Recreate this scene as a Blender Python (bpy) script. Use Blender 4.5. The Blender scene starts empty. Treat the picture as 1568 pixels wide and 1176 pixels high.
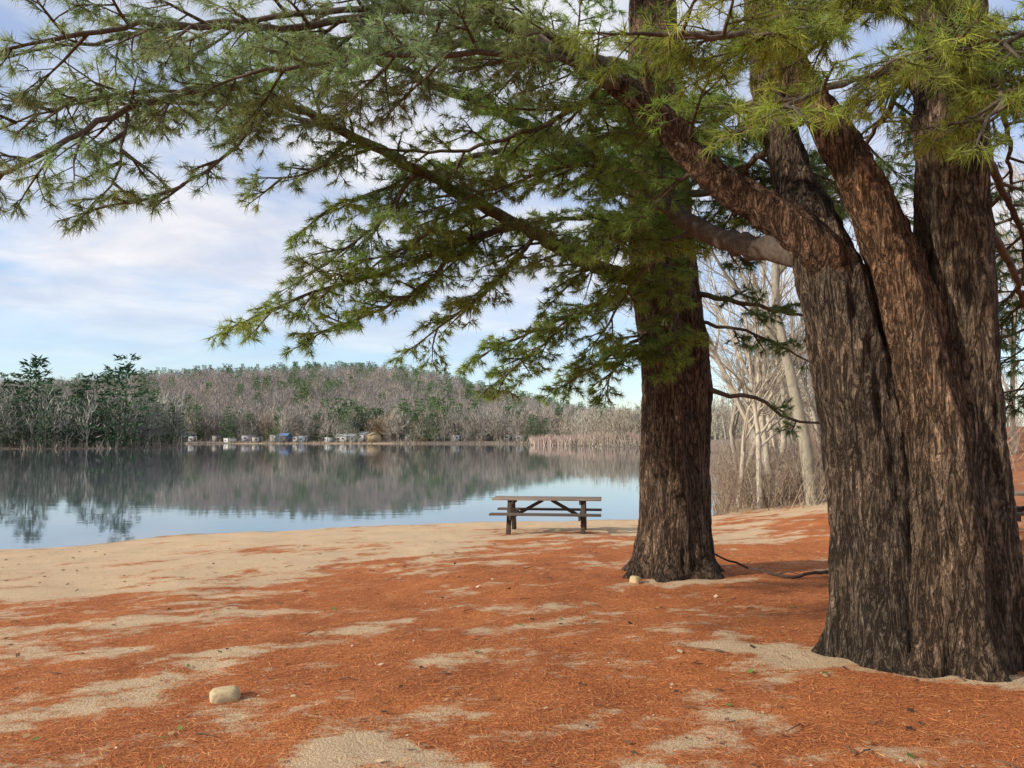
import bpy, math, random, numpy as np
from mathutils import Vector, noise as mn
rng=np.random.default_rng(7); random.seed(7)
U=random.uniform
sc=bpy.context.scene
sc.view_settings.view_transform='Standard'; sc.view_settings.look='None'; sc.view_settings.exposure=0
# ------------------------------------------------------------ helpers
tab=rng.random((256,256))
def vn(x,y):
    xi=np.floor(x).astype(int); yi=np.floor(y).astype(int); xf=x-xi; yf=y-yi
    xf=xf*xf*(3-2*xf); yf=yf*yf*(3-2*yf)
    a=tab[xi&255,yi&255]; b=tab[(xi+1)&255,yi&255]; c=tab[xi&255,(yi+1)&255]; d=tab[(xi+1)&255,(yi+1)&255]
    return (a*(1-xf)+b*xf)*(1-yf)+(c*(1-xf)+d*xf)*yf
def fbm(x,y,o=4):
    x=np.asarray(x,float); y=np.asarray(y,float); s=0; a=.5; t=0
    for i in range(o):
        s=s+a*vn(x+17.3*i,y+9.1*i); t+=a; a*=.5; x=x*2.03; y=y*2.03
    return s/t
def ss(x,a,b):
    t=np.clip((x-a)/(b-a),0,1); return t*t*(3-2*t)
class Acc:
    def __init__(s): s.V=[];s.F=[];s.C=[];s.n=0
    def add(s,V,F,C):
        V=np.asarray(V,float); F=np.asarray(F,int); s.V.append(V); s.F.append(F+s.n)
        C=np.asarray(C,float)
        if C.ndim==1: C=np.tile(C,(len(V),1))
        s.C.append(C); s.n+=len(V)
    def arr(s): return np.vstack(s.V),np.vstack(s.F),np.vstack(s.C)
def mk(name,V,F,C,mat,smooth=False,parent=None):
    me=bpy.data.meshes.new(name); n=len(V); k=F.shape[1]; m=len(F)
    me.vertices.add(n); me.vertices.foreach_set('co',np.ascontiguousarray(V,dtype=np.float32).ravel())
    me.loops.add(m*k); me.loops.foreach_set('vertex_index',np.ascontiguousarray(F,dtype=np.int32).ravel())
    me.polygons.add(m); me.polygons.foreach_set('loop_start',np.arange(0,m*k,k,dtype=np.int32))
    me.update(calc_edges=True)
    if C is not None:
        at=me.color_attributes.new('tint','FLOAT_COLOR','POINT')
        C4=np.ones((n,4),np.float32); C4[:,:3]=C; at.data.foreach_set('color',C4.ravel())
    if smooth: me.shade_smooth()
    me.materials.append(mat)
    o=bpy.data.objects.new(name,me); sc.collection.objects.link(o)
    if parent: o.parent=parent
    return o
def empty(name):
    e=bpy.data.objects.new(name,None); sc.collection.objects.link(e); return e
def unit(v):
    v=np.asarray(v,float); return v/(math.sqrt(float(v@v))+1e-9)
def cr(pts,step):
    P=np.array(pts,float); n=len(P)
    Pe=np.vstack([2*P[0]-P[1],P,2*P[-1]-P[-2]]); out=[]
    for i in range(n-1):
        p0,p1,p2,p3=Pe[i:i+4]; m=max(2,int(np.linalg.norm((p2-p1)[:3])/step))
        for j in range(m):
            t=j/m; out.append(.5*((2*p1)+(-p0+p2)*t+(2*p0-5*p1+4*p2-p3)*t*t+(-p0+3*p1-3*p2+p3)*t**3))
    out.append(P[-1]); return np.array(out)
def tube(acc,P,R,n,col):
    P=np.asarray(P,float); m=len(P); T=np.gradient(P,axis=0); T/=np.linalg.norm(T,axis=1)[:,None]+1e-9
    ref=np.array([0,0,1.]) if abs(T[0,2])<.8 else np.array([0,1.,0])
    A=np.cross(T,ref); A/=np.linalg.norm(A,axis=1)[:,None]+1e-9; B=np.cross(T,A)
    th=np.arange(n)*2*math.pi/n; R=np.asarray(R,float)*np.ones(m)
    V=P[:,None]+R[:,None,None]*(np.cos(th)[None,:,None]*A[:,None]+np.sin(th)[None,:,None]*B[:,None])
    i=np.arange(m-1)[:,None]*n; j=np.arange(n)[None]; j2=(j+1)%n
    F=np.stack([i+j,i+j2,i+n+j2,i+n+j],-1).reshape(-1,4)
    acc.add(V.reshape(-1,3),F,col)
def beam(acc,a,b,w,t,col,up=(0,0,1)):
    a=np.array(a,float); b=np.array(b,float); d=unit(b-a); up=np.array(up,float)
    s=unit(np.cross(d,up)); u=np.cross(s,d); V=[]
    for p in (a,b):
        for sx,sz in ((-1,-1),(1,-1),(1,1),(-1,1)): V.append(p+s*sx*w/2+u*sz*t/2)
    acc.add(V,[[0,1,2,3],[7,6,5,4],[0,4,5,1],[1,5,6,2],[2,6,7,3],[3,7,4,0]],col)
# ------------------------------------------------------------ materials
def newmat(name):
    m=bpy.data.materials.new(name); m.use_nodes=True; nt=m.node_tree; b=nt.nodes['Principled BSDF']
    return m,nt,b
def N(nt,t,**k):
    n=nt.nodes.new(t)
    for a,v in k.items():
        if a in n.inputs: n.inputs[a].default_value=v
        else: setattr(n,a,v)
    return n
def mix(nt,fac,a,b,bt='MIX'):
    n=nt.nodes.new('ShaderNodeMix'); n.data_type='RGBA'; n.blend_type=bt
    for s,v in ((n.inputs[0],fac),(n.inputs[6],a),(n.inputs[7],b)):
        if hasattr(v,'links'): nt.links.new(v,s)
        elif isinstance(v,(int,float)): s.default_value=v
        else: s.default_value=(*v,1)
    return n.outputs[2]
def ramp(nt,src,stops):
    r=nt.nodes.new('ShaderNodeValToRGB'); e=r.color_ramp.elements
    while len(e)<len(stops): e.new(.5)
    for q,(p,c) in zip(e,stops):
        q.position=p; q.color=(c,c,c,1) if isinstance(c,(int,float)) else (*c,1)
    nt.links.new(src,r.inputs[0]); return r.outputs[0]
def mth(nt,op,a,b_,c_=None):
    n=nt.nodes.new('ShaderNodeMath'); n.operation=op
    for s,v in zip(n.inputs,(a,b_,c_)):
        if v is None: continue
        if hasattr(v,'links'): nt.links.new(v,s)
        else: s.default_value=v
    return n.outputs[0]
def coords(nt,scale):
    g=nt.nodes.new('ShaderNodeNewGeometry'); mp=nt.nodes.new('ShaderNodeMapping'); mp.inputs['Scale'].default_value=scale
    nt.links.new(g.outputs['Position'],mp.inputs[0]); return mp.outputs[0]
def noise_n(nt,scale,vec=(1,1,1),detail=5,rough=.6,out='Fac',dist=0.):
    n=N(nt,'ShaderNodeTexNoise',Scale=scale,Detail=detail,Roughness=rough,Distortion=dist)
    nt.links.new(coords(nt,vec),n.inputs['Vector']); return n.outputs[out]
def bump(nt,b,h,st,dist):
    n=N(nt,'ShaderNodeBump',Strength=st,Distance=dist); nt.links.new(h,n.inputs['Height']); nt.links.new(n.outputs[0],b.inputs['Normal'])
def tintmat(name,rough=.8,trans=0,nscale=0,namt=.4,bmp=None,vec=(1,1,1)):
    m,nt,b=newmat(name); a=N(nt,'ShaderNodeAttribute',attribute_name='tint'); c=a.outputs['Color']
    if nscale:
        f=noise_n(nt,nscale,vec); r=ramp(nt,f,[(.3,1-namt),(.7,1+namt*.5)]); c=mix(nt,1.,c,r,'MULTIPLY')
        if bmp: bump(nt,b,f,*bmp)
    nt.links.new(c,b.inputs['Base Color']); b.inputs['Roughness'].default_value=rough
    b.inputs['Specular IOR Level'].default_value=.25
    if trans:
        t=N(nt,'ShaderNodeBsdfTranslucent'); nt.links.new(c,t.inputs[0]); ms=N(nt,'ShaderNodeMixShader'); ms.inputs[0].default_value=trans
        nt.links.new(b.outputs[0],ms.inputs[1]); nt.links.new(t.outputs[0],ms.inputs[2]); nt.links.new(ms.outputs[0],nt.nodes['Material Output'].inputs[0])
    return m
def furrowed(name):
    m,nt,b=newmat(name); a=N(nt,'ShaderNodeAttribute',attribute_name='tint')
    r1=noise_n(nt,1.,(15,15,2.3),4,.6,dist=1.1)
    r2=noise_n(nt,1.,(30,30,9),3,.6,dist=.8)
    fine=noise_n(nt,34,(1,1,.5),5,.75); mid=noise_n(nt,2.4,(1,1,.7),4)
    v1=mth(nt,'MULTIPLY',mth(nt,'ABSOLUTE',mth(nt,'SUBTRACT',r1,.5),0.),6.)
    v2=mth(nt,'MULTIPLY',mth(nt,'ABSOLUTE',mth(nt,'SUBTRACT',r2,.5),0.),9.)
    h=mth(nt,'MINIMUM',mth(nt,'MULTIPLY_ADD',fine,.8,mth(nt,'SUBTRACT',v1,.37)),mth(nt,'ADD',v2,.28))
    e=ramp(nt,h,[(.05,0.),(.4,.6),(.95,1.)])
    c=mix(nt,1.,a.outputs['Color'],ramp(nt,e,[(0,(.20,.18,.165)),(.5,(.66,.64,.62)),(1,(1.3,1.29,1.27))]),'MULTIPLY')
    c=mix(nt,1.,c,ramp(nt,fine,[(.3,.58),(.7,1.4)]),'MULTIPLY')
    c=mix(nt,1.,c,ramp(nt,mid,[(.3,(.72,.74,.75)),(.7,(1.22,1.15,1.07))]),'MULTIPLY')
    nt.links.new(c,b.inputs['Base Color']); b.inputs['Roughness'].default_value=.95; b.inputs['Specular IOR Level'].default_value=.15
    bump(nt,b,mth(nt,'MULTIPLY_ADD',fine,.4,e),1.,.045)
    return m
M_trunk=furrowed('furrowed_pine_bark')
M_bark=tintmat('branch_bark',.9,0,22,.45,(.8,.012),(1,1,1))
M_needle=tintmat('pine_needles',.5,.5)
M_far=tintmat('distant_foliage',.9)
M_palebark=tintmat('pale_bark',.85,0,9,.35,(.4,.01),(1,1,.4))
M_wood=tintmat('weathered_wood',.8,0,14,.4,(.4,.004),(.15,1,1))
M_litter=tintmat('litter',.85)
M_paint=tintmat('painted_metal',.6)
M_stone=tintmat('stone',.85,0,25,.25,(.5,.006))
# ------------------------------------------------------------ terrain
LAKE=np.array([(-60,11),(-25,14.3),(-13,16.5),(-11,17),(-9.3,17.6),(-8.5,19.2),(-6.4,20.1),(-3.3,21.4),(-.6,22.2),(3.7,22.8),(6,23.9),(8,30),(19,60),(30,110),(26,165),(10,203),(6,214),(16,236),(-10,246),(-45,252),(-90,256),(-128,246),(-84,200),(-70,168),(-78,153),(-110,146),(-150,120),(-165,60),(-110,10)],float)
def sdist(x,y):
    x=np.asarray(x,float); y=np.asarray(y,float); d=np.full(x.shape,1e9); ins=np.zeros(x.shape,bool)
    n=len(LAKE)
    for i in range(n):
        a=LAKE[i]; b=LAKE[(i+1)%n]; e=b-a
        t=np.clip(((x-a[0])*e[0]+(y-a[1])*e[1])/(e@e),0,1)
        d=np.minimum(d,np.hypot(x-a[0]-t*e[0],y-a[1]-t*e[1]))
        c=((a[1]>y)!=(b[1]>y))
        xx=(b[0]-a[0])*(y-a[1])/(b[1]-a[1]+1e-12)+a[0]
        ins^=c&(x<xx)
    return np.where(ins,-d,d)
def gh(x,y,fine=True):
    x=np.asarray(x,float); y=np.asarray(y,float)
    d=sdist(x,y)+(fbm(x*.7,y*.7,3)-.5)*.8
    h=np.interp(d,[-30,-3,0,.5,4.5,12,17,60,3000],[-3,-.5,0,.07,.25,.634,.8,1.4,2])
    h=h+.1*np.clip(x-5,0,22)*np.clip(d/6,0,1)*(1-ss(y,90,200))*(.1+.9*ss(y,11,22))
    H=np.interp(x/np.maximum(y,1)*600,[-600,-330,-240,-116,-60,-20,33,92,160],[28,33,38,42,38,27,15,6,4])
    h=h+H*ss(y,262,600)*(.92+.16*fbm(x*.008,y*.008,2))
    h=h+(fbm(x*.8,y*.8,3)-.5)*.07*np.clip(d/3,0,1)
    if fine: h=h+(fbm(x*4,y*4,3)-.5)*.035*np.clip(d/2,0,1)*(np.hypot(x,y)<30)
    return h
def ghs(x,y): return float(gh(np.array([x]),np.array([y]))[0])
def cover(x,y):
    """1 = pine needles, 0 = bare sand"""
    d=sdist(x,y)
    c,s=math.cos(.45),math.sin(.45); a=x*c+y*s; b=-x*s+y*c
    wx=(fbm(x*1.1+7,y*1.1,3)-.5)*1.6
    n=fbm(a*1.45+3+wx,b*2.5+5+wx,6); n2=fbm(a*.35+30,b*.6+11,3); n3=fbm(x*5+60,y*6.5+9,3)
    m=.5+(n-.5)*2.4+(n2-.5)*1.2+(n3-.5)*1.2
    edge=10.3-3.6*ss(x,-3.5,2.0)
    m=m+np.clip(.17*(d-edge),-.75,.42)+.05
    m=m-.12*ss(-x-.4*y,0,2.2)
    m=m-.85*np.exp(-(((x+.62)/.42)**2+((y-4.25)/.6)**2))
    ax,ay,bx,by=1.7,6.3,4.6,4.3; ex,ey=bx-ax,by-ay      # sandy track in front of the double pine
    t=np.clip(((x-ax)*ex+(y-ay)*ey)/(ex*ex+ey*ey),0,1); q=np.hypot(x-ax-t*ex,y-ay-t*ey)
    m=m-1.3*np.exp(-(q/.27)**2)
    m=m-1.*np.exp(-(((x-1.9)/1.3)**2+((y-9.55)/.42)**2))
    m=m-.6*np.exp(-(((x-4.)/1.6)**2+((y-15)/1.0)**2))
    m=m+.2*ss(x,2.0,5)
    return np.clip(m,0,1),d
nx,ny=640,640
gx=3*np.sinh(7*np.linspace(-1,1,nx)); gy=5+3*np.sinh(7*np.linspace(-.5,1,ny))
X,Y=np.meshgrid(gx,gy,indexing='ij'); X=X.ravel(); Y=Y.ravel(); Z=gh(X,Y)
cm,dd=cover(X,Y)
beach=ss(Y,240,245)*(1-ss(dd,4,7))*ss(X,-95,-88)*(1-ss(X,-40,-25))
far=ss(np.hypot(X,Y),45,110)*(1-.6*beach); cm=cm*(1-beach)
wood_r=ss(X-.12*Y,5.5,7.5)*ss(Y,12,20)
wet=(1-ss(dd,.05,.8))
wet=np.maximum(wet*.8,.75*(1-ss(dd,.6,1.6))*ss(-X,7.5,10)*ss(fbm(X*3,Y*6,3),.35,.6))
i=np.arange(nx-1)[:,None]*ny; j=np.arange(ny-1)[None]
F=np.stack([i+j,i+ny+j,i+ny+j+1,i+j+1],-1).reshape(-1,4)
m,nt,b=newmat('sand_and_needles')
a=N(nt,'ShaderNodeAttribute',attribute_name='tint'); sp=N(nt,'ShaderNodeSeparateColor'); nt.links.new(a.outputs['Color'],sp.inputs[0])
fine=noise_n(nt,8,(1,1.6,1),7,.74); vf=noise_n(nt,60,(1,1,1),3,.75); big=noise_n(nt,1.3,(1,1,1),3)
ad=mth(nt,'MULTIPLY_ADD',fine,2.3,sp.outputs[0])
ad2=N(nt,'ShaderNodeMapRange'); nt.links.new(ad,ad2.inputs[0]); ad2.inputs[1].default_value=1.34; ad2.inputs[2].default_value=1.86
sand=ramp(nt,vf,[(.25,(.43,.29,.165)),(.5,(.66,.48,.30)),(.75,(.80,.61,.41))])
sand=mix(nt,1.,sand,ramp(nt,big,[(.3,(.88,.86,.84)),(.7,(1.05,1.03,1.0))]),'MULTIPLY')
need=ramp(nt,vf,[(.3,(.20,.055,.018)),(.5,(.51,.165,.052)),(.72,(.69,.31,.13))])
need=mix(nt,1.,need,ramp(nt,big,[(.3,(.74,.67,.66)),(.7,(1.1,1.1,1.05))]),'MULTIPLY')
c=mix(nt,ad2.outputs[0],sand,need)
c=mix(nt,sp.outputs[1],c,ramp(nt,big,[(.3,(.15,.12,.09)),(.7,(.24,.19,.145))]))
c=mix(nt,sp.outputs[2],c,(.12,.08,.055))
nt.links.new(c,b.inputs['Base Color']); b.inputs['Roughness'].default_value=.95; b.inputs['Specular IOR Level'].default_value=.15
bump(nt,b,mth(nt,'ADD',fine,vf),.9,.035)
mk('ground',np.c_[X,Y,Z],F,np.c_[cm,np.maximum(far,wood_r*.35),wet],m,True)
# ------------------------------------------------------------ water
m,nt,b=newmat('lake_water')
b.inputs['Base Color'].default_value=(.085,.10,.115,1); b.inputs['Roughness'].default_value=.03; b.inputs['IOR'].default_value=1.55
w=noise_n(nt,1.3,(.5,1.2,1),3,.5); bump(nt,b,w,.065,.03)
mk('lake_water',np.array([(-190,4,0),(60,4,0),(60,275,0),(-190,275,0)],float),np.array([[0,1,2,3]]),None,m)
# ------------------------------------------------------------ pine trees
def trunk(acc,pts,R,z0,flare,seg=110,step=.035,col=(.135,.095,.07),seed=0,lobes=5,red=0.):
    Q=cr([(*p,r) for p,r in zip(pts,R)],step); P=Q[:,:3]; R=Q[:,3]
    T=np.gradient(P,axis=0); T/=np.linalg.norm(T,axis=1)[:,None]
    A=np.cross(T,[0,1.,0]); A/=np.linalg.norm(A,axis=1)[:,None]; B=np.cross(T,A)
    th=np.arange(seg)*2*math.pi/seg; V=[];C=[]
    col=np.array(col)
    for k in range(len(P)):
        hz=max(P[k,2]-z0,0); fl=flare*math.exp(-hz/.2)+.22*flare*math.exp(-hz/.8)
        rr=R[k]*(1+fl*(1+.65*np.cos(lobes*th+seed+.8*np.sin(2*th+seed)))+.05*np.sin(3*th+seed*2+P[k,2]*.5)+.035*np.sin(5*th+seed+P[k,2]*.8)+.025*np.sin(9*th+seed+P[k,2]*.6))
        D=np.cos(th)[:,None]*A[k]+np.sin(th)[:,None]*B[k]
        base=P[k]+rr[:,None]*D
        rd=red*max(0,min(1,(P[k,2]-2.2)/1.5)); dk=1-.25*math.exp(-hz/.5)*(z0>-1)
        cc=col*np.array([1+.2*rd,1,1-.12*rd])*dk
        for q in range(seg):
            x,y,z=base[q]
            n2=mn.noise(Vector((x*15,y*15,z*3.4+seed))); n1=mn.noise(Vector((x*38,y*38,z*14)))
            V.append(base[q]+D[q]*(n2*.028+n1*.011)); C.append(cc*(1+.45*n2))
    i=np.arange(len(P)-1)[:,None]*seg; j=np.arange(seg)[None]; j2=(j+1)%seg
    F=np.stack([i+j,i+j2,i+seg+j2,i+seg+j],-1).reshape(-1,4)
    acc.add(np.array(V),F,np.array(C))
class Tree:
    def __init__(s): s.w=Acc(); s.t=Acc(); s.tp=[];s.td=[];s.tc=[];s.ts=[]
BR=np.array((.095,.072,.056))
UP=np.array([0,0,1.])
def side_of(v):
    return unit(np.array([v[1],-v[0],0.])+1e-6)
def bough(T,p,d,L,r,tint,dens=1.,size=1.,lev=0):
    n=max(4,int(L/.12)); P=[np.array(p,float)]; d=unit(d); dirs=[d]
    for k in range(n):
        d=unit(d+np.array([U(-.13,.13),U(-.13,.13),U(-.12,.1)+.01])); P.append(P[-1]+d*L/n); dirs.append(d)
    tube(T.w,P,np.linspace(r,.003,n+1),5 if lev==0 else 4,BR*U(.8,1.2))
    s=.16*L+.03; sg=random.choice([-1,1])
    while s<L:
        k=min(n-1,int(s/L*n)); f=s/L*n-k; q=P[k]*(1-f)+P[k+1]*f; dk=dirs[k+1]
        side=side_of(dk); t=s/L
        l=(.13+.24*min(L,1.2))*U(.5,1.15)*(1-.5*t)
        d2=unit(dk*U(.45,.9)+side*sg*U(.5,1.)+np.array([0,0,U(-.5,.4)]))
        e=q+d2*l+np.array([0,0,U(-.04,.03)])
        tube(T.w,[q,e],[.0042,.002],3,BR*U(.8,1.3))
        m=max(1,int(l/.075))
        for a in range(m+1):
            tt=(a+1)/(m+1); pp=q+(e-q)*tt
            dd2=unit(d2+rng.normal(0,.5,3)) if a<m else d2
            if a<m: pp=pp+dd2*U(.02,.08)
            T.tp.append(pp);T.td.append(dd2);T.ts.append(size*U(.8,1.15));T.tc.append(tint*U(.7,1.3))
        sg=-sg; s+=U(.055,.11)/dens
    if lev==0:
        for q in range(int(2+L*1.6*dens)):
            t=U(.12,.8); k=min(n-1,int(t*n)); dk=dirs[k+1]; side=side_of(dk)*random.choice([-1,1])
            bough(T,P[k],dk*U(.4,.9)+side*U(.4,.9)+UP*U(-.7,.35),L*U(.35,.6)*(1.15-.5*t),r*.5,tint*U(.85,1.15),dens,size,1)
    T.tp.append(P[-1]);T.td.append(d);T.ts.append(size);T.tc.append(tint*1.2)
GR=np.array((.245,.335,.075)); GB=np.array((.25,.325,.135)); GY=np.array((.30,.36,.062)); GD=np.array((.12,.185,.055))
def limb(T,pts,r0,r1,sl,t0=.15,every=.25,col=GR,dens=1.,size=1.,up=0.,nseg=9,zr=(-.45,.35)):
    P=cr(pts,.12); n=len(P); P[1:-1]+=rng.normal(0,.012,(n-2,3))
    t=np.linspace(0,1,n); R=r0+(r1-r0)*t**.65
    tube(T.w,P,R,nseg,BR*U(1.,1.4))
    Tn=np.gradient(P,axis=0); seg=np.linalg.norm(np.diff(P,axis=0),axis=1); Lc=np.r_[0,np.cumsum(seg)]; Lt=Lc[-1]
    s=t0*Lt; sg=1
    while s<Lt:
        k=int(np.searchsorted(Lc,s))-1; k=max(0,min(n-2,k)); q=P[k]+(P[k+1]-P[k])*((s-Lc[k])/seg[k]); tg=unit(Tn[k]); side=side_of(tg)
        tt=s/Lt
        d=unit(tg*U(.2,.75)+side*sg*U(.4,1.)+np.array([0,0,U(*zr)+up]))
        L=sl*U(.5,1.1)*(1-.3*tt)
        bough(T,q,d,L,.012+.01*(1-tt),col*U(.75,1.3)*np.array([U(.9,1.15),1,U(.85,1.15)]),dens,size)
        sg=-sg; s+=every*U(.6,1.4)
    bough(T,P[-1],Tn[-1],sl*.6,r1,col,dens,size)
def finish(T,name):
    e=empty(name)
    V,F,C=T.t.arr(); mk('trunk',V,F,C,M_trunk,True,e)
    V,F,C=T.w.arr(); mk('branches',V,F,C,M_bark,True,e)
    p=np.array(T.tp); d=np.array(T.td); s=np.array(T.ts); c=np.array(T.tc); m=22
    n=len(p)
    p=np.repeat(p,m,0); d=np.repeat(d,m,0); s=np.repeat(s,m); c=np.repeat(c,m,0)
    k=len(p); v=d*.7+rng.normal(0,.5,(k,3)); v[:,2]-=.08; v/=np.linalg.norm(v,axis=1)[:,None]
    b0=p-d*(rng.random(k)*.06)[:,None]
    L=s*rng.uniform(.055,.115,k); w=.0011+.00030*p[:,1]
    o=np.cross(v,rng.normal(0,1,(k,3))); o/=np.linalg.norm(o,axis=1)[:,None]; o*=w[:,None]
    tip=b0+v*L[:,None]; tip[:,2]-=L*.12
    V=np.stack([b0-o,b0+o,tip],1).reshape(-1,3); F=np.arange(3*k).reshape(-1,3)
    c=c*rng.uniform(.8,1.2,(k,1))
    brown=rng.random(k)<.02; c[brown]=(.30,.16,.06)
    mk('foliage',V,F,np.repeat(c,3,0),M_needle,False,e)
    return n
# --- double-stemmed pine (right)
A=Tree()
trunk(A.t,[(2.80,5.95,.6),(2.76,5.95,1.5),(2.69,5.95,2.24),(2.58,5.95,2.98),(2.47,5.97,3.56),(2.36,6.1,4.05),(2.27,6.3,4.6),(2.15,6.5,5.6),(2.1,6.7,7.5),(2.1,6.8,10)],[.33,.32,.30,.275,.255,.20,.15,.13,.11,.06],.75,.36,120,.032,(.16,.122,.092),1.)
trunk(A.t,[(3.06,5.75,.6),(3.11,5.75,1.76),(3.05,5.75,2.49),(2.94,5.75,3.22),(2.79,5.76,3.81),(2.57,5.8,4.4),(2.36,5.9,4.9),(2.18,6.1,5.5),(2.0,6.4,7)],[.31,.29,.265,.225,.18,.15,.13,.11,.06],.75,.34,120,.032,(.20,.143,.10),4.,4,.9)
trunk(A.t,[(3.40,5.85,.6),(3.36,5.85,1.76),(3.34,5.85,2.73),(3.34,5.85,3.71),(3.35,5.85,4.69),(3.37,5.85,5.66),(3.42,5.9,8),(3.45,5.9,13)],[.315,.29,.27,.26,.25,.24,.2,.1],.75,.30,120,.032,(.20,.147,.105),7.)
trunk(A.t,[(2.70,5.98,3.15),(2.50,5.92,3.55),(2.25,5.86,3.88),(1.97,6,4.15),(1.52,6,4.46),(1.07,6,4.97),(.6,6.2,5.42)],[.17,.175,.155,.14,.12,.10,.08],-5,0,60,.04,(.16,.112,.08),3.,5,.7)
limb(A,[(1.52,6,4.46),(1.07,6,4.97),(.6,6.2,5.42),(0,6.5,5.95),(-.74,6.7,6.45),(-1.6,6.7,6.7)],.1,.04,1.2,.02,.22,nseg=12)
limb(A,[(2.55,6.0,3.5),(2.3,6.25,3.85),(2.05,6.6,4.0),(1.77,7.2,4.3),(1.07,7.8,5.1),(0,7.8,5.6),(-1.14,7.5,6.0),(-1.9,7.1,6.1)],.13,.03,1.2,.28,.24,nseg=14)
limb(A,[(-.4,6.4,6.15),(-1.36,5.8,5.55),(-1.94,5.4,5.28),(-2.47,5.1,5.15),(-2.9,4.9,4.95)],.045,.015,.95,.1,.22,GB)
limb(A,[(1.2,6.0,4.85),(.9,6.4,5.3),(.3,6.9,5.2),(-.4,7,5.0),(-1.0,6.9,4.95)],.04,.012,1.0,.15,.22)
limb(A,[(1.0,6.1,5.05),(.4,6.1,5.4),(-.4,5.9,5.35),(-1.2,5.7,5.2),(-1.9,5.6,5.05)],.04,.012,1.0,.1,.22,GB)
limb(A,[(.6,6.2,5.42),(-.3,6.1,5.75),(-1.3,5.9,5.7),(-2.4,5.7,5.45),(-3.3,5.5,5.2)],.045,.012,1.0,.1,.24,GB)
limb(A,[(1.2,7.7,5.0),(.6,7.4,5.0),(.0,7.2,4.75),(-.5,7.1,4.55)],.03,.01,.85,.15,.2)
limb(A,[(1.77,7.2,4.3),(1.5,8,4.31),(1.28,8.8,3.99),(1.05,9,3.6)],.04,.012,.8,.2,.18)
limb(A,[(1.5,7.5,4.7),(1.3,7.9,4.6),(.9,8.2,4.3),(.6,8.3,4.0)],.03,.012,.75,.2,.18)
limb(A,[(3.3,5.6,5.7),(2.7,5.1,5.4),(2.05,4.8,5.0),(1.3,4.3,4.65),(.78,4.0,4.5)],.05,.012,.85,.2,.15,GY*.85)
limb(A,[(3.3,5.6,5.0),(2.8,4.8,4.8),(2.14,4.2,4.42),(1.6,3.9,4.15),(1.25,3.7,3.95)],.045,.01,.6,.25,.17,GY*.9)
limb(A,[(3.5,5.6,5.2),(3.1,4.9,4.75),(2.75,4.3,4.3),(2.45,4.0,4.0)],.04,.01,.55,.25,.17,GY*.8)
limb(A,[(3.5,5.6,4.9),(3.4,5.0,4.7),(3.1,4.6,4.45)],.03,.01,.5,.2,.2,GR)
limb(A,[(3.0,5.6,5.8),(2.3,5.1,5.3),(1.7,4.7,5.0),(1.3,4.6,4.8)],.04,.01,.8,.2,.17,GY*.7)
limb(A,[(3.8,5.6,5.5),(3.5,4.9,5.0),(3.0,4.5,4.75),(2.5,4.4,4.65)],.04,.01,.7,.2,.17,GR*1.)
limb(A,[(3.8,5.6,5.0),(3.8,5.0,4.6),(3.6,4.5,4.3)],.04,.01,.6,.2,.18,GR*.9)
limb(A,[(2.3,6.1,4.9),(1.9,6.6,5.2),(1.5,7.2,5.4),(1.0,7.5,5.6)],.05,.012,1.0,.1,.18)
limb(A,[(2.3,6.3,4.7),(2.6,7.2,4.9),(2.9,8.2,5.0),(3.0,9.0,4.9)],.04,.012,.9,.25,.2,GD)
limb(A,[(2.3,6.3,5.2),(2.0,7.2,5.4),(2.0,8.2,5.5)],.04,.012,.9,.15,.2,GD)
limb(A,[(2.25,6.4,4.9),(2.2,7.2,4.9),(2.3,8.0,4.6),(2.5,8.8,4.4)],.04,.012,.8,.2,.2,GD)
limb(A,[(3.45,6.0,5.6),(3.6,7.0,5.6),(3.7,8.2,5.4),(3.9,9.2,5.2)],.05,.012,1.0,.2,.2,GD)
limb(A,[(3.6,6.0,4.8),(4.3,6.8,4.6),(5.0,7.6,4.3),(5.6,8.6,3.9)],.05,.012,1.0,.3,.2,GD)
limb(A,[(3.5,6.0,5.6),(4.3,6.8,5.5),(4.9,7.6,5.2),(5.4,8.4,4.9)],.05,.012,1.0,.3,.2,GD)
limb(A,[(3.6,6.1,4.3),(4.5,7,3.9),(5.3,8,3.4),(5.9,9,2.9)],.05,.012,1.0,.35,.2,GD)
limb(A,[(3.45,6.0,6.5),(2.6,5.6,6.6),(1.6,5.2,6.2),(.6,4.9,5.7)],.05,.012,1.0,.2,.25,GR)
nA=finish(A,'pine_tree')
# --- single-trunk pine (middle)
B=Tree()
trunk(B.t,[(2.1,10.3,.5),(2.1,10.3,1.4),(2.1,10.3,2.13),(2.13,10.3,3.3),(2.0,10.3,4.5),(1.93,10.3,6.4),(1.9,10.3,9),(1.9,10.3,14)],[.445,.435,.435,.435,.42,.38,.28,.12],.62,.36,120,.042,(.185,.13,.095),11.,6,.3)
limb(B,[(2.0,10.2,4.3),(.9,9.2,4.45),(.47,8.6,4.52),(-.16,8,4.7),(-.88,7.4,4.93),(-1.42,7,5.11),(-1.95,6.5,5.24),(-2.3,6,5.12),(-2.75,5.5,4.75),(-2.98,5.2,4.4),(-3.3,5,4.12),(-3.7,4.8,3.95)],.12,.012,.85,.14,.2,GB)
limb(B,[(.11,8.2,4.66),(-.55,7.9,4.35),(-1.16,7.6,4.02),(-1.84,7.3,3.75),(-2.3,7.1,3.5)],.045,.01,.8,.1,.13,GR)
limb(B,[(-.3,8.0,4.5),(-.8,7.7,3.95),(-1.3,7.5,3.6),(-1.75,7.4,3.4)],.03,.01,.7,.15,.13,GR,zr=(-.2,.3))
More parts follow.
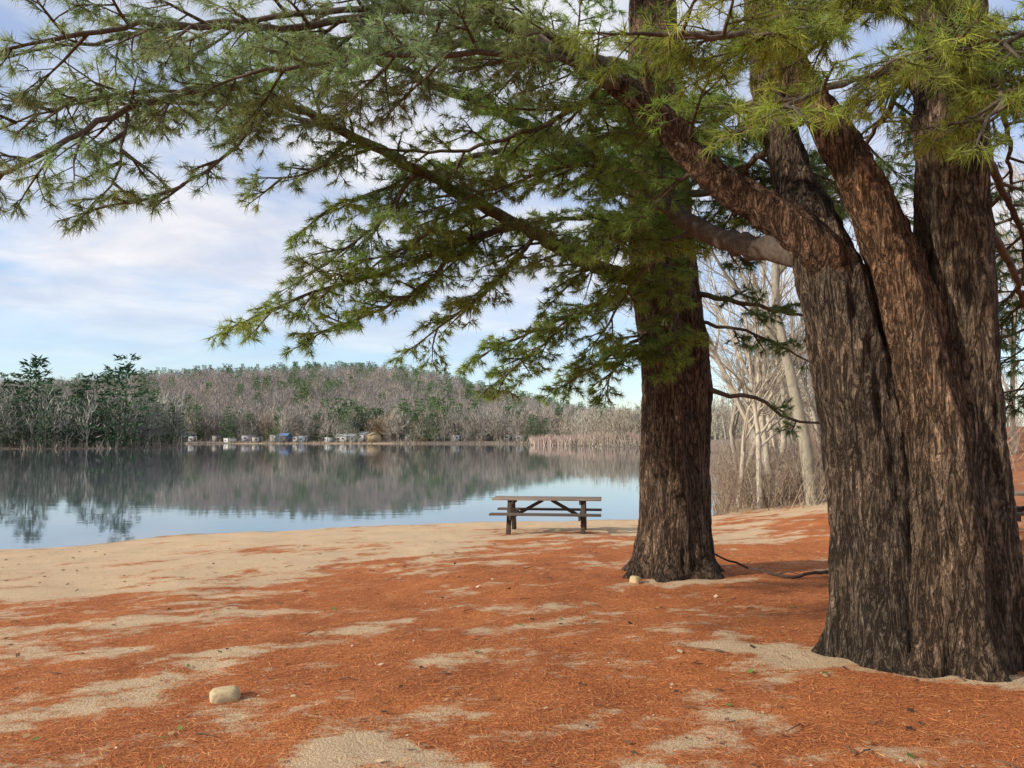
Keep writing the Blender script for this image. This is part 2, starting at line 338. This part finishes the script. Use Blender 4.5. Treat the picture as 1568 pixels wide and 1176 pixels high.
limb(B,[(.3,8.4,4.6),(-.1,8.2,4.1),(-.5,8.1,3.7),(-.85,8.1,3.45)],.03,.01,.75,.1,.13,GR,zr=(-.2,.3))
limb(B,[(-.88,7.4,4.93),(-1.2,7.3,4.5),(-1.5,7.2,4.15),(-1.8,7.1,3.9)],.025,.008,.7,.15,.15,GB,zr=(-.3,.3))
limb(B,[(-.4,7.8,4.75),(-.75,7.5,4.4),(-1.05,7.3,4.15),(-1.4,7.2,4.0)],.025,.008,.7,.15,.15,GR,zr=(-.3,.3))
limb(B,[(1.9,10.1,4.35),(.95,9.4,3.95),(.36,9,3.45),(-.05,8.8,3.1)],.05,.01,.8,.15,.12,GR,zr=(-.3,.3))
limb(B,[(.9,9.4,3.9),(.4,9.2,3.7),(-.05,9.1,3.5),(-.3,9,3.35)],.03,.01,.65,.15,.14,GR,zr=(-.3,.3))
limb(B,[(1.9,10.2,3.8),(1.08,9.6,3.3),(.62,9.3,3.0)],.035,.01,.7,.15,.12,GR,zr=(-.3,.3))
limb(B,[(1.9,10.2,3.7),(1.4,9.7,3.4),(1.15,9.5,3.05)],.03,.01,.55,.1,.14,GR)
limb(B,[(2.1,10.0,4.1),(2.0,9.6,3.7),(1.8,9.4,3.3)],.03,.01,.55,.2,.15,GR)
limb(B,[(-1.95,6.5,5.24),(-2.2,6,4.6),(-2.55,5.7,4.2),(-2.9,5.4,3.98)],.02,.008,.45,.15,.16,GB,zr=(-.2,.25))
limb(B,[(-2.75,5.5,4.7),(-2.75,5.4,4.3),(-2.85,5.3,4.0)],.014,.006,.45,.2,.14,GB,zr=(-.2,.25))
limb(B,[(-2.5,5.8,5.0),(-2.9,5.5,4.85),(-3.3,5.3,4.6),(-3.7,5.2,4.4)],.014,.006,.55,.2,.16,GB,zr=(-.3,.25))
limb(B,[(-1.42,7,5.11),(-1.75,6.8,4.75),(-2.0,6.6,4.6)],.02,.008,.55,.15,.17,GB)
limb(B,[(-1.0,7.3,5.0),(-1.8,7,5.25),(-2.8,6.8,5.35),(-3.6,6.6,5.25)],.035,.01,.95,.15,.24,GB)
limb(B,[(1.93,10.1,7.2),(.49,9,6.9),(-.57,8.2,6.6),(-1.47,7.6,6.2),(-2.29,7.2,5.8),(-2.9,7,5.5)],.1,.02,1.2,.15,.24,GR)
limb(B,[(1.93,10.1,6.2),(.74,9.3,5.95),(-.31,8.5,5.5),(-1.15,8,5.0),(-1.75,7.6,4.65)],.08,.015,1.0,.15,.2,GR)
limb(B,[(1.9,10.1,5.45),(1.38,8.5,4.75),(1.03,7.5,4.35),(.8,6.9,4.1)],.05,.012,.8,.15,.18,GR)
limb(B,[(1.9,10.1,6.4),(1.6,8.9,6.0),(1.3,8,5.5),(1.1,7.4,5.0)],.05,.012,.95,.15,.2,GR)
limb(B,[(1.9,10.1,5.3),(1.0,9.6,5.1),(.2,9.2,4.95),(-.5,9,4.7)],.05,.012,.9,.15,.2,GR)
limb(B,[(2.0,10.1,5.2),(1.8,9.4,4.7),(1.75,8.9,4.2)],.04,.012,.75,.2,.17,GR)
limb(B,[(2.0,10.1,4.7),(1.95,9.5,4.2),(1.95,9.3,3.6)],.035,.012,.6,.2,.17,GR)
limb(B,[(2.0,10.1,6.2),(2.1,9.3,5.8),(2.2,8.6,5.3)],.04,.012,.85,.2,.17,GR)
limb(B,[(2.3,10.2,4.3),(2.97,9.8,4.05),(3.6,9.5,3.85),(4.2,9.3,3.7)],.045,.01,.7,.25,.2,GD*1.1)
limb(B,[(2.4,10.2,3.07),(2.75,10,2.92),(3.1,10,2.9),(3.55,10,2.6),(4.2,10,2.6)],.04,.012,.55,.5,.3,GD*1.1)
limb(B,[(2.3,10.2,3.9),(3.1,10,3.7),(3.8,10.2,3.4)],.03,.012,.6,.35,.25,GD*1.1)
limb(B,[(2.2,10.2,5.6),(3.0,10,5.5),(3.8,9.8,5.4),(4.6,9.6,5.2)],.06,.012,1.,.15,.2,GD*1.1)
limb(B,[(2.0,10.2,8.5),(1,9,8.2),(0,8.2,7.8),(-1,7.6,7.4)],.08,.012,1.1,.15,.4,GR)
nB=finish(B,'pine_tree')
# ------------------------------------------------------------ bare trees
def grow(acc,p,d,L,r,lev,col,maxlev=4):
    n=5 if lev<2 else 3; P=[np.array(p,float)]; d=unit(d); ds=[d]
    for k in range(n):
        d=unit(d+rng.normal(0,.09+.05*lev,3)+np.array([0,0,.05])); P.append(P[-1]+d*L/n); ds.append(d)
    tube(acc,P,np.linspace(r,r*(.35 if lev<maxlev else .3),n+1),8 if lev==0 else (5 if lev==1 else 3),np.array(col)*U(.85,1.15)*(1 if lev<2 else .75))
    if lev>=maxlev: return
    nc=[9,6,5,4][lev]
    for c in range(nc):
        t=U(.3 if lev==0 else .2,1); k=min(n-1,int(t*n)); q=P[k]+(P[k+1]-P[k])*(t*n-k)
        a=unit(np.cross(ds[k+1],rng.normal(0,1,3))); dn=unit(ds[k+1]*U(.6,1.1)+a*U(.4,.9)+np.array([0,0,.15]))
        grow(acc,q,dn,L*U(.35,.55)*(1.1-.4*t),r*(.5-.25*t),lev+1,col,maxlev)
PALE=(.46,.40,.31); GREY=(.25,.22,.18)
for (x,y,h,r,col,lean) in [(8.55,26,9,.12,PALE,(-.22,0,1)),(8.75,26.2,10,.13,PALE,(-.1,0,1)),(9.0,26.1,8,.10,PALE,(.05,.1,1)),(9.75,27,9,.11,PALE,(-.15,0,1)),(8.95,23.6,10,.22,(.27,.24,.18),(-.12,0,1)),(10.6,25,9,.14,GREY,(.1,0,1)),(13.2,19,10,.17,GREY,(.02,0,1)),(9.9,30,10,.14,PALE,(.1,0,1)),(11,31,10,.13,GREY,(-.1,0,1))]:
    a=Acc(); grow(a,(x,y,ghs(x,y)-.1),lean,h,r,0,col); V,F,C=a.arr(); mk('bare_tree',V,F,C,M_palebark,True)
def place(T,pos,sc_,rot,tint):
    V,F=T; m=len(pos); c,s=np.cos(rot)[:,None],np.sin(rot)[:,None]
    sx=sc_[:,0:1]; sz=sc_[:,1:2]
    x=V[None,:,0]*sx; y=V[None,:,1]*sx
    W=np.stack([x*c-y*s+pos[:,0:1],x*s+y*c+pos[:,1:2],V[None,:,2]*sz+pos[:,2:3]],-1).reshape(-1,3)
    FF=(F[None]+(np.arange(m)*len(V))[:,None,None]).reshape(-1,F.shape[1])
    return W,FF,np.repeat(tint,len(V),0)
woods=Acc()
temps=[]
for q in range(4):
    a=Acc(); grow(a,(0,0,0),(U(-.1,.1),U(-.1,.1),1),.75,.012,0,PALE); V,F,C=a.arr(); temps.append((V,F))
pos=[]
while len(pos)<110:
    y=U(24,130); x=np.interp(y,[24,30,60,110,130],[7.3,8.8,19.6,31,31])+abs(random.gauss(0,1))*12+.5
    if y<32 and x<11.5: continue
    pos.append((x,y,ghs(x,y)-.2))
for y in (13,15,16,18,21,24):
    pos.append((y*.665+U(.2,2.5),y,ghs(y*.7,y)-.1))
for x,y in ((7.2,25.3),(7.9,27.5),(8.3,29),(9.4,31.5),(10.3,33.5),(7.6,24.3)): pos.append((x,y,ghs(x,y)-.1))
pos=np.array(pos)
for q in range(4):
    pp=pos[q::4]; k=len(pp); h=rng.uniform(6,11,k)
    base=np.where(rng.random((k,1))<.55,np.array([[.42,.36,.28]]),np.array([[.24,.21,.17]]))*rng.uniform(.8,1.2,(k,1))
    woods.add(*place(temps[q],pp,np.c_[h,h],rng.uniform(0,6.3,k),base))
V,F,C=woods.arr(); mk('background_woods',V,F,C,M_palebark,True)
br=Acc()
for q in range(560):
    if q<200: y=U(23.9,34); x=np.interp(y,[23.9,30,34],[6.1,8.3,10])+abs(random.gauss(0,1))*1.6
    else: y=22+abs(random.gauss(0,1))*30; x=np.interp(y,[22,24,30,60,110],[9.5,7.2,8.8,19.5,30.5])+abs(random.gauss(0,1))*(2+.08*y)
    g=ghs(x,y); col=np.array(random.choice([(.36,.27,.19),(.28,.21,.15),(.42,.34,.25),(.22,.14,.11)]))
    for s in range(7):
        h=U(.6,2.3); d=np.array([U(-.5,.5),U(-.5,.5),1.])
        p=np.array([x+U(-.4,.4),y+U(-.4,.4),g-.05]); e=p+d*h+np.array([U(-.3,.3),U(-.3,.3),-.1*h])
        w=.005+.0002*y
        tube(br,[p,(p+e)/2+rng.normal(0,.06,3),e],[w,w*.8,w*.3],3,col*U(.8,1.2))
        for z in range(5):
            t=U(.3,1); q0=p+(e-p)*t; tube(br,[q0,q0+rng.normal(0,.22,3)*h*.6+np.array([0,0,.2])],[w*.5,w*.2],3,col*U(.8,1.2))
V,F,C=br.arr(); mk('shoreline_brush',V,F,C,M_palebark)
# ------------------------------------------------------------ distant forest
def slivers(p,d,L,w):
    k=len(p); o=np.cross(d,rng.normal(0,1,(k,3))); o/=np.linalg.norm(o,axis=1)[:,None]+1e-9; o=o*w
    return np.stack([p-o,p+o,p+d*L],1).reshape(-1,3)
def far_bare():
    n=150; u=rng.normal(0,1,(n,3)); u/=np.linalg.norm(u,axis=1)[:,None]; r=rng.random((n,1))**.45
    p=u*r*np.array([.25,.25,.42])+np.array([0,0,.54])
    d=p-np.array([0,0,.1]); d/=np.linalg.norm(d,axis=1)[:,None]; d=d+rng.normal(0,.35,(n,3)); d/=np.linalg.norm(d,axis=1)[:,None]
    V=slivers(p,d,rng.uniform(.06,.16,(n,1)),.007)
    b=14; p=np.c_[np.zeros((b,2)),rng.uniform(.1,.6,b)]; d=np.c_[rng.normal(0,.5,(b,2)),np.full(b,.9)]; d/=np.linalg.norm(d,axis=1)[:,None]
    V=np.vstack([V,slivers(p,d,rng.uniform(.2,.4,(b,1)),.007),slivers(np.zeros((3,3)),np.tile([0,0,1.],(3,1)),.85,.012)])
    return V,np.arange(len(V)).reshape(-1,3)
def far_pine(n=480):
    lay=rng.integers(0,12,n); z=.08+lay*.078+rng.normal(0,.015,n); rad=(.25*(1.05-z)+.04)*rng.uniform(.5,1.4,12)[lay]
    th=rng.random(n)*6.283; th=np.round(th*5/6.283+lay*.37)/5*6.283+rng.normal(0,.4,n); r=rad*rng.random(n)**.5
    p=np.c_[np.cos(th)*r,np.sin(th)*r,z+.05*r/.2]; d=np.c_[np.cos(th),np.sin(th),rng.normal(.25,.4,n)]+rng.normal(0,.3,(n,3)); d/=np.linalg.norm(d,axis=1)[:,None]
    V=slivers(p,d,rng.uniform(.03,.08,(n,1)),.012)
    V=np.vstack([V,slivers(np.zeros((3,3)),np.tile([0,0,1.],(3,1)),1.,.012)])
    return V,np.arange(len(V)).reshape(-1,3)
FB=[far_bare() for _ in range(6)]; FP=[far_pine() for _ in range(4)]
acc=Acc()
P=[];H=[];Cc=[];K=[]
def put(x,y,h,c,k=0): P.append((x,y,0));H.append(h);Cc.append(c);K.append(k)
HAZE_TINT=np.array((.03,.037,.05))  # bluish distance haze painted into the bare hill trees' colour, stronger farther away
for q in range(4300):
    y=U(268,640); x=U(-.62*y-40,.42*y+25)
    c=random.choice([(.25,.22,.195),(.30,.255,.215),(.21,.19,.17),(.34,.28,.22)]); f=U(.85,1.15)
    ridge=y>560 and -300<x<30; grove=vn(np.array([x*.03+40]),np.array([y*.03]))[0]>.72
    if random.random()<(.62 if ridge else (.4 if grove else .03)): put(x,y,U(11,15),np.array((.10,.165,.065)),1)
    else: put(x,y,U(9,13),np.array(c)*f+HAZE_TINT*(y/600),0)
for q in range(1100):
    x=U(-150,150); y=U(247,305)
    c=random.choice([(.26,.23,.19),(.33,.29,.235),(.21,.19,.165),(.31,.24,.17),(.40,.37,.31)])
    if sdist(np.array([x]),np.array([y]))[0]<4+(5 if x<0 else 0): continue
    if random.random()<.18: put(x,y,U(7,12),np.array((.075,.13,.055))*U(.8,1.3),1)
    else: put(x,y,U(7,12.5),np.array(c)*U(.85,1.15),0)
for q in range(34):   # small shoreline trees standing in front of the campsite
    x=U(-125,10); y=np.interp(x,[-128,-90,-45,-10,16],[246,256,252,246,236])+U(1.5,5)
    put(x,y,U(3.5,8),np.array(random.choice([(.26,.23,.19),(.33,.29,.235),(.09,.14,.06)]))*U(.85,1.15),0)
for q in range(30): put(U(-68,-46),U(268,284),U(8,12),np.array((.05,.11,.04)),1)
for q in range(14): put(U(-36,-26),U(268,284),U(7,10),np.array((.05,.11,.04)),1)
for q in range(4): put(-47+q*2.2,267+q,8.5+q*.5,np.array((.62,.36,.15)),2)
for q in range(170):
    x=U(8,70); y=U(150,235)
    if sdist(np.array([x]),np.array([y]))[0]<4: continue
    put(x,y,U(7,11),np.array(random.choice([(.32,.27,.2),(.25,.22,.18),(.42,.38,.3)]))*U(.85,1.15),0)
n=0
while n<560:
    x=U(-150,-66); y=U(146,205)
    if sdist(np.array([x]),np.array([y]))[0]<.6: continue
    n+=1
    if random.random()<.16: put(x,y,U(7,13),np.array((.075,.125,.06))*U(.8,1.3),1)
    else: put(x,y,U(6,13.5),np.array(random.choice([(.33,.31,.26),(.42,.40,.34),(.26,.245,.2)]))*U(.85,1.15),0)
for (x,y,h) in [(-77,157,19),(-81,160,16.5),(-84,158,15),(-94,156,18.5),(-98,160,17.5),(-101,158,15)]: put(x,y,h,np.array((.05,.10,.045)),1)
P=np.array(P,float);H=np.array(H);Cc=np.array(Cc);K=np.array(K); P[:,2]=gh(P[:,0],P[:,1])-.3
ti=rng.integers(0,6,len(P))
for q in range(6):
    for kk in (0,2):
        s=(K==kk)&(ti==q)
        if s.any(): acc.add(*place(FB[q],P[s],np.c_[H[s]*rng.uniform(.9,1.3,s.sum()),H[s]],rng.uniform(0,6,s.sum()),Cc[s]))
for q in range(4):
    s=(K==1)&(ti%4==q)
    if s.any(): acc.add(*place(FP[q],P[s],np.c_[H[s]*1.1,H[s]],rng.uniform(0,6,s.sum()),Cc[s]))
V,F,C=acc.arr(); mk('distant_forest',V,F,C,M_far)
k=60000; x=rng.uniform(-150,60,k); y=rng.uniform(144,264,k); d=sdist(x,y); s=(d>0)&(d<rng.uniform(.5,6,k))
s&=~((y>240)&(x>-102)&(x<-22)&(rng.random(k)<.5)); x,y=x[s],y[s]
p=np.c_[x,y,gh(x,y)-.1]; dv=np.c_[rng.normal(0,.35,(len(x),2)),np.ones(len(x))]
lp=(ss(fbm(x*.25,y*.25,2),.2,.8)*1.7)[:,None]
V=slivers(p,dv,rng.uniform(.4,2.2,(len(x),1))*lp,.11); C=np.array([(.25,.215,.17)])*rng.uniform(.6,1.5,(len(x),1))
mk('far_shore_undergrowth',V,np.arange(len(V)).reshape(-1,3),np.repeat(C,3,0),M_far)
k=6000; x=rng.uniform(5,36,k); y=206+rng.random(k)*10-(x-6)*.9; s=sdist(x,y)>-1.5; x,y=x[s],y[s]
p=np.c_[x,y,np.maximum(gh(x,y),0)-.1]; dv=np.c_[rng.normal(0,.15,(len(x),2)),np.ones(len(x))]
lp=(.55+.7*fbm(x*.3,y*.3,3))[:,None]
V=slivers(p,dv,rng.uniform(1.6,3.6,(len(x),1))*lp,.10); C=np.array([(.46,.35,.29)])*rng.uniform(.6,1.3,(len(x),1))
mk('reeds',V,np.arange(len(V)).reshape(-1,3),np.repeat(C,3,0),M_far)
# ------------------------------------------------------------ campers and cottages on the far shore
def cottage(x,y,w,dp,h,wall,roofc,gable,name):
    e=empty(name); z=ghs(x,y); e.location=(x,y,z-.1); e.rotation_euler[2]=U(-1.1,1.1)
    a=Acc(); beam(a,(-w/2,0,h/2),(w/2,0,h/2),dp,h,wall); V,F,C=a.arr(); mk('walls',V,F,C,M_paint,False,e)
    a=Acc()
    if gable:
        r=h*.45; o=.25
        V=[(-w/2-o,-dp/2-o,h),(w/2+o,-dp/2-o,h),(w/2+o,0,h+r),(-w/2-o,0,h+r),(w/2+o,dp/2+o,h),(-w/2-o,dp/2+o,h)]
        a.add(V,[[0,1,2,3],[3,2,4,5]],roofc)
        a.add([(-w/2,-dp/2,h),(-w/2,dp/2,h),(-w/2,.01,h+r*.95),(-w/2,-.01,h+r*.95)],[[0,1,2,3]],wall)
        a.add([(w/2,-dp/2,h),(w/2,dp/2,h),(w/2,.01,h+r*.95),(w/2,-.01,h+r*.95)],[[0,1,2,3]],wall)
    else: beam(a,(-w/2-.1,0,h+.07),(w/2+.1,0,h+.07),dp+.2,.12,roofc)
    V,F,C=a.arr(); mk('roof',V,F,C,M_paint,False,e)
    a=Acc(); nwin=max(2,int(w/1.6))
    for q in range(nwin):
        cx=-w/2+w*(q+.5)/nwin
        if q==nwin//2: beam(a,(cx-.35,-dp/2-.02,1.0),(cx+.35,-dp/2-.02,1.0),.06,min(1.8,h-.3),(.15,.1,.08))
        else: beam(a,(cx-.35,-dp/2-.02,h*.6),(cx+.35,-dp/2-.02,h*.6),.06,.5,(.05,.055,.06))
    V,F,C=a.arr(); mk('windows_and_door',V,F,C,M_paint,False,e)
WH=(.74,.74,.72)
# x position, length, gabled?, wall, roof, y position
for (x,w,g,wall,roof,yy) in [(-123.5,3,0,WH,WH,262),(-118.5,4.5,0,WH,(.4,.4,.4),260),(-115.6,2.5,0,(.4,.4,.38),(.5,.5,.5),268),(-112.8,3.5,1,(.3,.28,.26),(.25,.22,.2),262),(-111,4.5,1,WH,(.3,.28,.28),270),(-106.3,2.6,0,WH,WH,263),(-99.1,3,0,(.35,.32,.28),(.3,.3,.3),266),(-93.2,4.5,0,WH,(.5,.5,.5),261),(-89.7,4,0,(.5,.5,.52),(.5,.5,.5),268),(-84.6,3,0,WH,(.4,.4,.4),262),(-81,4,0,(.6,.6,.58),(.4,.4,.4),269),(-75.3,3,1,(.16,.22,.32),(.14,.25,.44),262),(-72.2,3,0,(.6,.6,.6),WH,267),(-68.6,2.6,0,(.2,.3,.42),WH,260),(-60.5,3.5,0,(.6,.62,.65),(.5,.5,.5),262),(-54.9,6.5,1,WH,(.5,.52,.54),263),(-50.0,4,1,(.5,.5,.5),(.25,.25,.25),270),(-45.8,3,1,(.5,.38,.2),(.33,.29,.22),262),(-34.6,3.6,0,(.4,.4,.4),(.5,.5,.5),269),(-28.8,3.6,1,(.26,.15,.11),(.2,.2,.2),265),(-25.2,3,0,(.6,.6,.6),WH,270),(-18.5,3,0,WH,(.5,.5,.5),264),(-9.2,4,1,(.3,.27,.24),(.22,.2,.18),266),(-1.1,3,0,(.6,.6,.6),WH,269),(3,3.5,0,(.5,.5,.5),(.5,.5,.5),263),(25,5,1,(.5,.5,.48),(.35,.35,.35),250)]:
    cottage(x,yy,w,2.1 if not g else 3.8,U(1.4,2.1) if not g else U(1.7,2.3),tuple(np.array(wall)*U(.55,1.0)),roof,g,'cottage' if g else 'camper_trailer')
# ------------------------------------------------------------ picnic tables
def picnic(x,y,rz):
    e=empty('picnic_table'); e.location=(x,y,ghs(x,y)); e.rotation_euler[2]=rz
    top=(.22,.165,.12); dk=(.07,.047,.035)
    def part(nm,beams):
        a=Acc()
        for bb in beams: beam(a,*bb)
        V,F,C=a.arr(); o=mk(nm,V,F,C,M_wood,False,e); md=o.modifiers.new('bevel','BEVEL'); md.width=.005; md.segments=2
    L=1.22
    part('table_top',[((-L,(q-2)*.15,.75+.0005*q),(L,(q-2)*.15,.75+.0005*q),.14,.04,tuple(np.array(top)*U(.85,1.15))) for q in range(5)])
    for nm,s in (('bench_front',-1),('bench_back',1)):
        part(nm,[((-L,s*(.58+q*.145),.45),(L,s*(.58+q*.145),.45),.135,.04,tuple(np.array(top)*U(.35,.5))) for q in range(2)])
    k=1
    for sx in (-.82,.82):
        for s in (-1,1):
            part('leg_%d'%k,[((sx,s*.24,.725),(sx,s*.56,0),.09,.10,dk,(1,0,0))]); k+=1
        part('cross_beam',[((sx-.068*np.sign(sx),-.80,.385),(sx-.068*np.sign(sx),.80,.385),.045,.10,dk)])
        part('top_cleat',[((sx-.068*np.sign(sx),-.35,.685),(sx-.068*np.sign(sx),.35,.685),.045,.085,dk)])
        part('brace',[((sx*.90,0,.36),(sx*.12,0,.715),.06,.075,dk)])
picnic(.80,18,math.radians(-7))
picnic(9.35,13.6,math.radians(-20))
# ------------------------------------------------------------ rock, stones, stick, litter
def rock(name,x,y,s,col,seed):
    import bmesh
    bm=bmesh.new(); bmesh.ops.create_icosphere(bm,subdivisions=4,radius=1)
    for v in bm.verts:
        c=v.co.copy(); q=Vector((math.copysign(abs(c.x)**.6,c.x),math.copysign(abs(c.y)**.6,c.y),math.copysign(abs(c.z)**.6,c.z)))
        q*=1+.10*mn.noise(c*1.3+Vector((seed,0,0)))+.06*mn.noise(c*5+Vector((seed,0,0)))
        v.co=Vector((q.x*s[0],q.y*s[1],q.z*s[2]))
    V=np.array([v.co[:] for v in bm.verts]); F=np.array([[v.index for v in f.verts] for f in bm.faces]); bm.free()
    o=mk(name,V,F,np.tile(col,(len(V),1)),M_stone,True); o.location=(x,y,ghs(x,y)+s[2]*.3); o.rotation_euler=(.1,-.05,seed)
rock('rock',-1.83,5.15,(.095,.07,.055),(.50,.38,.22),.4)
rock('rock',1.50,9.7,(.07,.06,.06),(.50,.36,.2),2.1)
a=Acc()
pts=[(2.62,10.6),(2.95,10.25),(3.35,9.75),(3.7,9.9),(4.2,10.1)]; hz=[.22,.10,.03,.05,.06]
Pq=cr([(x,y,ghs(x,y)+h) for (x,y),h in zip(pts,hz)],.08); Pq[:,2]+=rng.normal(0,.008,len(Pq)); tube(a,Pq,np.linspace(.011,.024,len(Pq)),7,(.07,.045,.035))
for q in (8,12,17): tube(a,[Pq[q],Pq[q]+np.array([.1,-.15,.06]),Pq[q]+np.array([.25,-.25,.03])],[.01,.007,.003],5,(.07,.045,.035))
V,F,C=a.arr(); mk('fallen_branch',V,F,C,M_bark,True)
a=Acc()
for q in range(60):   # small dropped twigs
    y=3+U(0,1)**1.4*11; x=U(-.7,.7)*y; th=U(0,6.3); l=U(.06,.2); g=ghs(x,y)+.008
    p0=np.array([x,y,g]); p2=p0+np.array([math.cos(th)*l,math.sin(th)*l,U(0,.02)]); p1=(p0+p2)/2+np.array([U(-.02,.02),U(-.02,.02),.012])
    tube(a,[p0,p1,p2],[.0045,.0035,.002],5,(.12,.08,.055))
V,F,C=a.arr(); mk('dropped_twigs',V,F,C,M_bark,True)
def litter(name,k,xr,yr,L,w,cols,need,zt=.25,lift=.004):
    y=yr[0]+(yr[1]-yr[0])*rng.random(k)**1.5; x=(rng.random(k)*2-1)*(y*.72+.5)
    x=np.clip(x,*xr); c,d=cover(x,y)
    s=(rng.random(k)<(c*1.05-.02 if need else .5))&(d>.3); x,y=x[s],y[s]; k=len(x)
    p=np.c_[x,y,gh(x,y)+lift+rng.random(k)*.006]; th=rng.random(k)*6.283
    dv=np.c_[np.cos(th),np.sin(th),rng.normal(0,zt*.5,k)]; o=np.c_[-np.sin(th),np.cos(th),rng.normal(0,.2,k)]
    LL=rng.uniform(*L,(k,1)); ww=rng.uniform(*w,(k,1))*(.6+.12*y[:,None])
    a=p-dv*LL/2; b=p+dv*LL/2
    cc=np.array(cols)[rng.integers(0,len(cols),k)]*rng.uniform(.7,1.25,(k,1))
    V=np.stack([a,p-o*ww,b,p+o*ww],1).reshape(-1,3)
    mk(name,V,np.arange(4*k).reshape(-1,4),np.repeat(cc,4,0),M_litter)
litter('pine_needle_litter',140000,(-9,9),(2.6,15),(.05,.11),(.0008,.0016),[(.58,.19,.065),(.42,.12,.04),(.69,.33,.13),(.26,.075,.03),(.63,.23,.08)],True,.15)
litter('fallen_leaves',1100,(-9,9),(2.8,16),(.03,.07),(.010,.02),[(.13,.07,.04),(.5,.36,.22),(.22,.10,.05),(.06,.035,.025),(.34,.2,.09),(.10,.16,.03)],False,.4,.012)
litter('pebbles',1500,(-9,9),(2.8,16),(.008,.025),(.004,.009),[(.5,.42,.3),(.2,.15,.1),(.62,.5,.36)],False,.3,.008)
# ------------------------------------------------------------ light, sky, camera
w=bpy.data.worlds.new('World'); sc.world=w; w.use_nodes=True; nt=w.node_tree; bg=nt.nodes['Background']
SE,SA=math.radians(25),math.radians(-112)
sk=N(nt,'ShaderNodeTexSky',sky_type='NISHITA'); sk.sun_disc=False; sk.sun_elevation=SE; sk.sun_rotation=SA%(2*math.pi); sk.ozone_density=2.0; sk.dust_density=.6
tc=N(nt,'ShaderNodeTexCoord'); sx=N(nt,'ShaderNodeSeparateXYZ'); nt.links.new(tc.outputs['Generated'],sx.inputs[0])
zz=mth(nt,'ADD',mth(nt,'MAXIMUM',sx.outputs[2],0.),.12)
cb=N(nt,'ShaderNodeCombineXYZ'); nt.links.new(mth(nt,'DIVIDE',sx.outputs[0],zz),cb.inputs[0]); nt.links.new(mth(nt,'DIVIDE',sx.outputs[1],zz),cb.inputs[1])
cn=N(nt,'ShaderNodeTexNoise',Scale=1.0,Detail=6.,Roughness=.55,Distortion=.4); nt.links.new(cb.outputs[0],cn.inputs['Vector'])
c2=N(nt,'ShaderNodeTexNoise',Scale=1.9,Detail=5.,Roughness=.55,Distortion=.3); nt.links.new(cb.outputs[0],c2.inputs['Vector'])
cl=ramp(nt,cn.outputs['Fac'],[(.39,.3),(.58,1.)])
cloud=ramp(nt,c2.outputs['Fac'],[(.38,(.74,.77,.87)),(.6,(.97,.97,.99))])
el=N(nt,'ShaderNodeMapRange'); nt.links.new(sx.outputs[2],el.inputs[0]); el.inputs[1].default_value=.04; el.inputs[2].default_value=.20; el.inputs[3].default_value=.12
amt=mth(nt,'MULTIPLY',cl,el.outputs[0])
base=mix(nt,1.,sk.outputs[0],(1.75,1.85,2.05),'MULTIPLY')
col=mix(nt,amt,base,mix(nt,1.,cloud,(9.9,9.9,10.),'MULTIPLY'))
nt.links.new(col,bg.inputs[0]); bg.inputs[1].default_value=.1
sd=bpy.data.lights.new('sun','SUN'); sd.energy=5.0; sd.angle=math.radians(1.2); sd.color=(1,.92,.79)
so=bpy.data.objects.new('sun',sd); sc.collection.objects.link(so)
dirv=Vector((math.sin(SA)*math.cos(SE),math.cos(SA)*math.cos(SE),math.sin(SE))); so.rotation_euler=dirv.to_track_quat('Z','Y').to_euler()
cd=bpy.data.cameras.new('camera'); cd.lens=27.7; cd.sensor_width=36; cd.clip_end=6000; cd.clip_start=.05
co=bpy.data.objects.new('camera',cd); sc.collection.objects.link(co); co.location=(0,0,2.4); co.rotation_euler=(math.radians(93.79),0,0); sc.camera=co
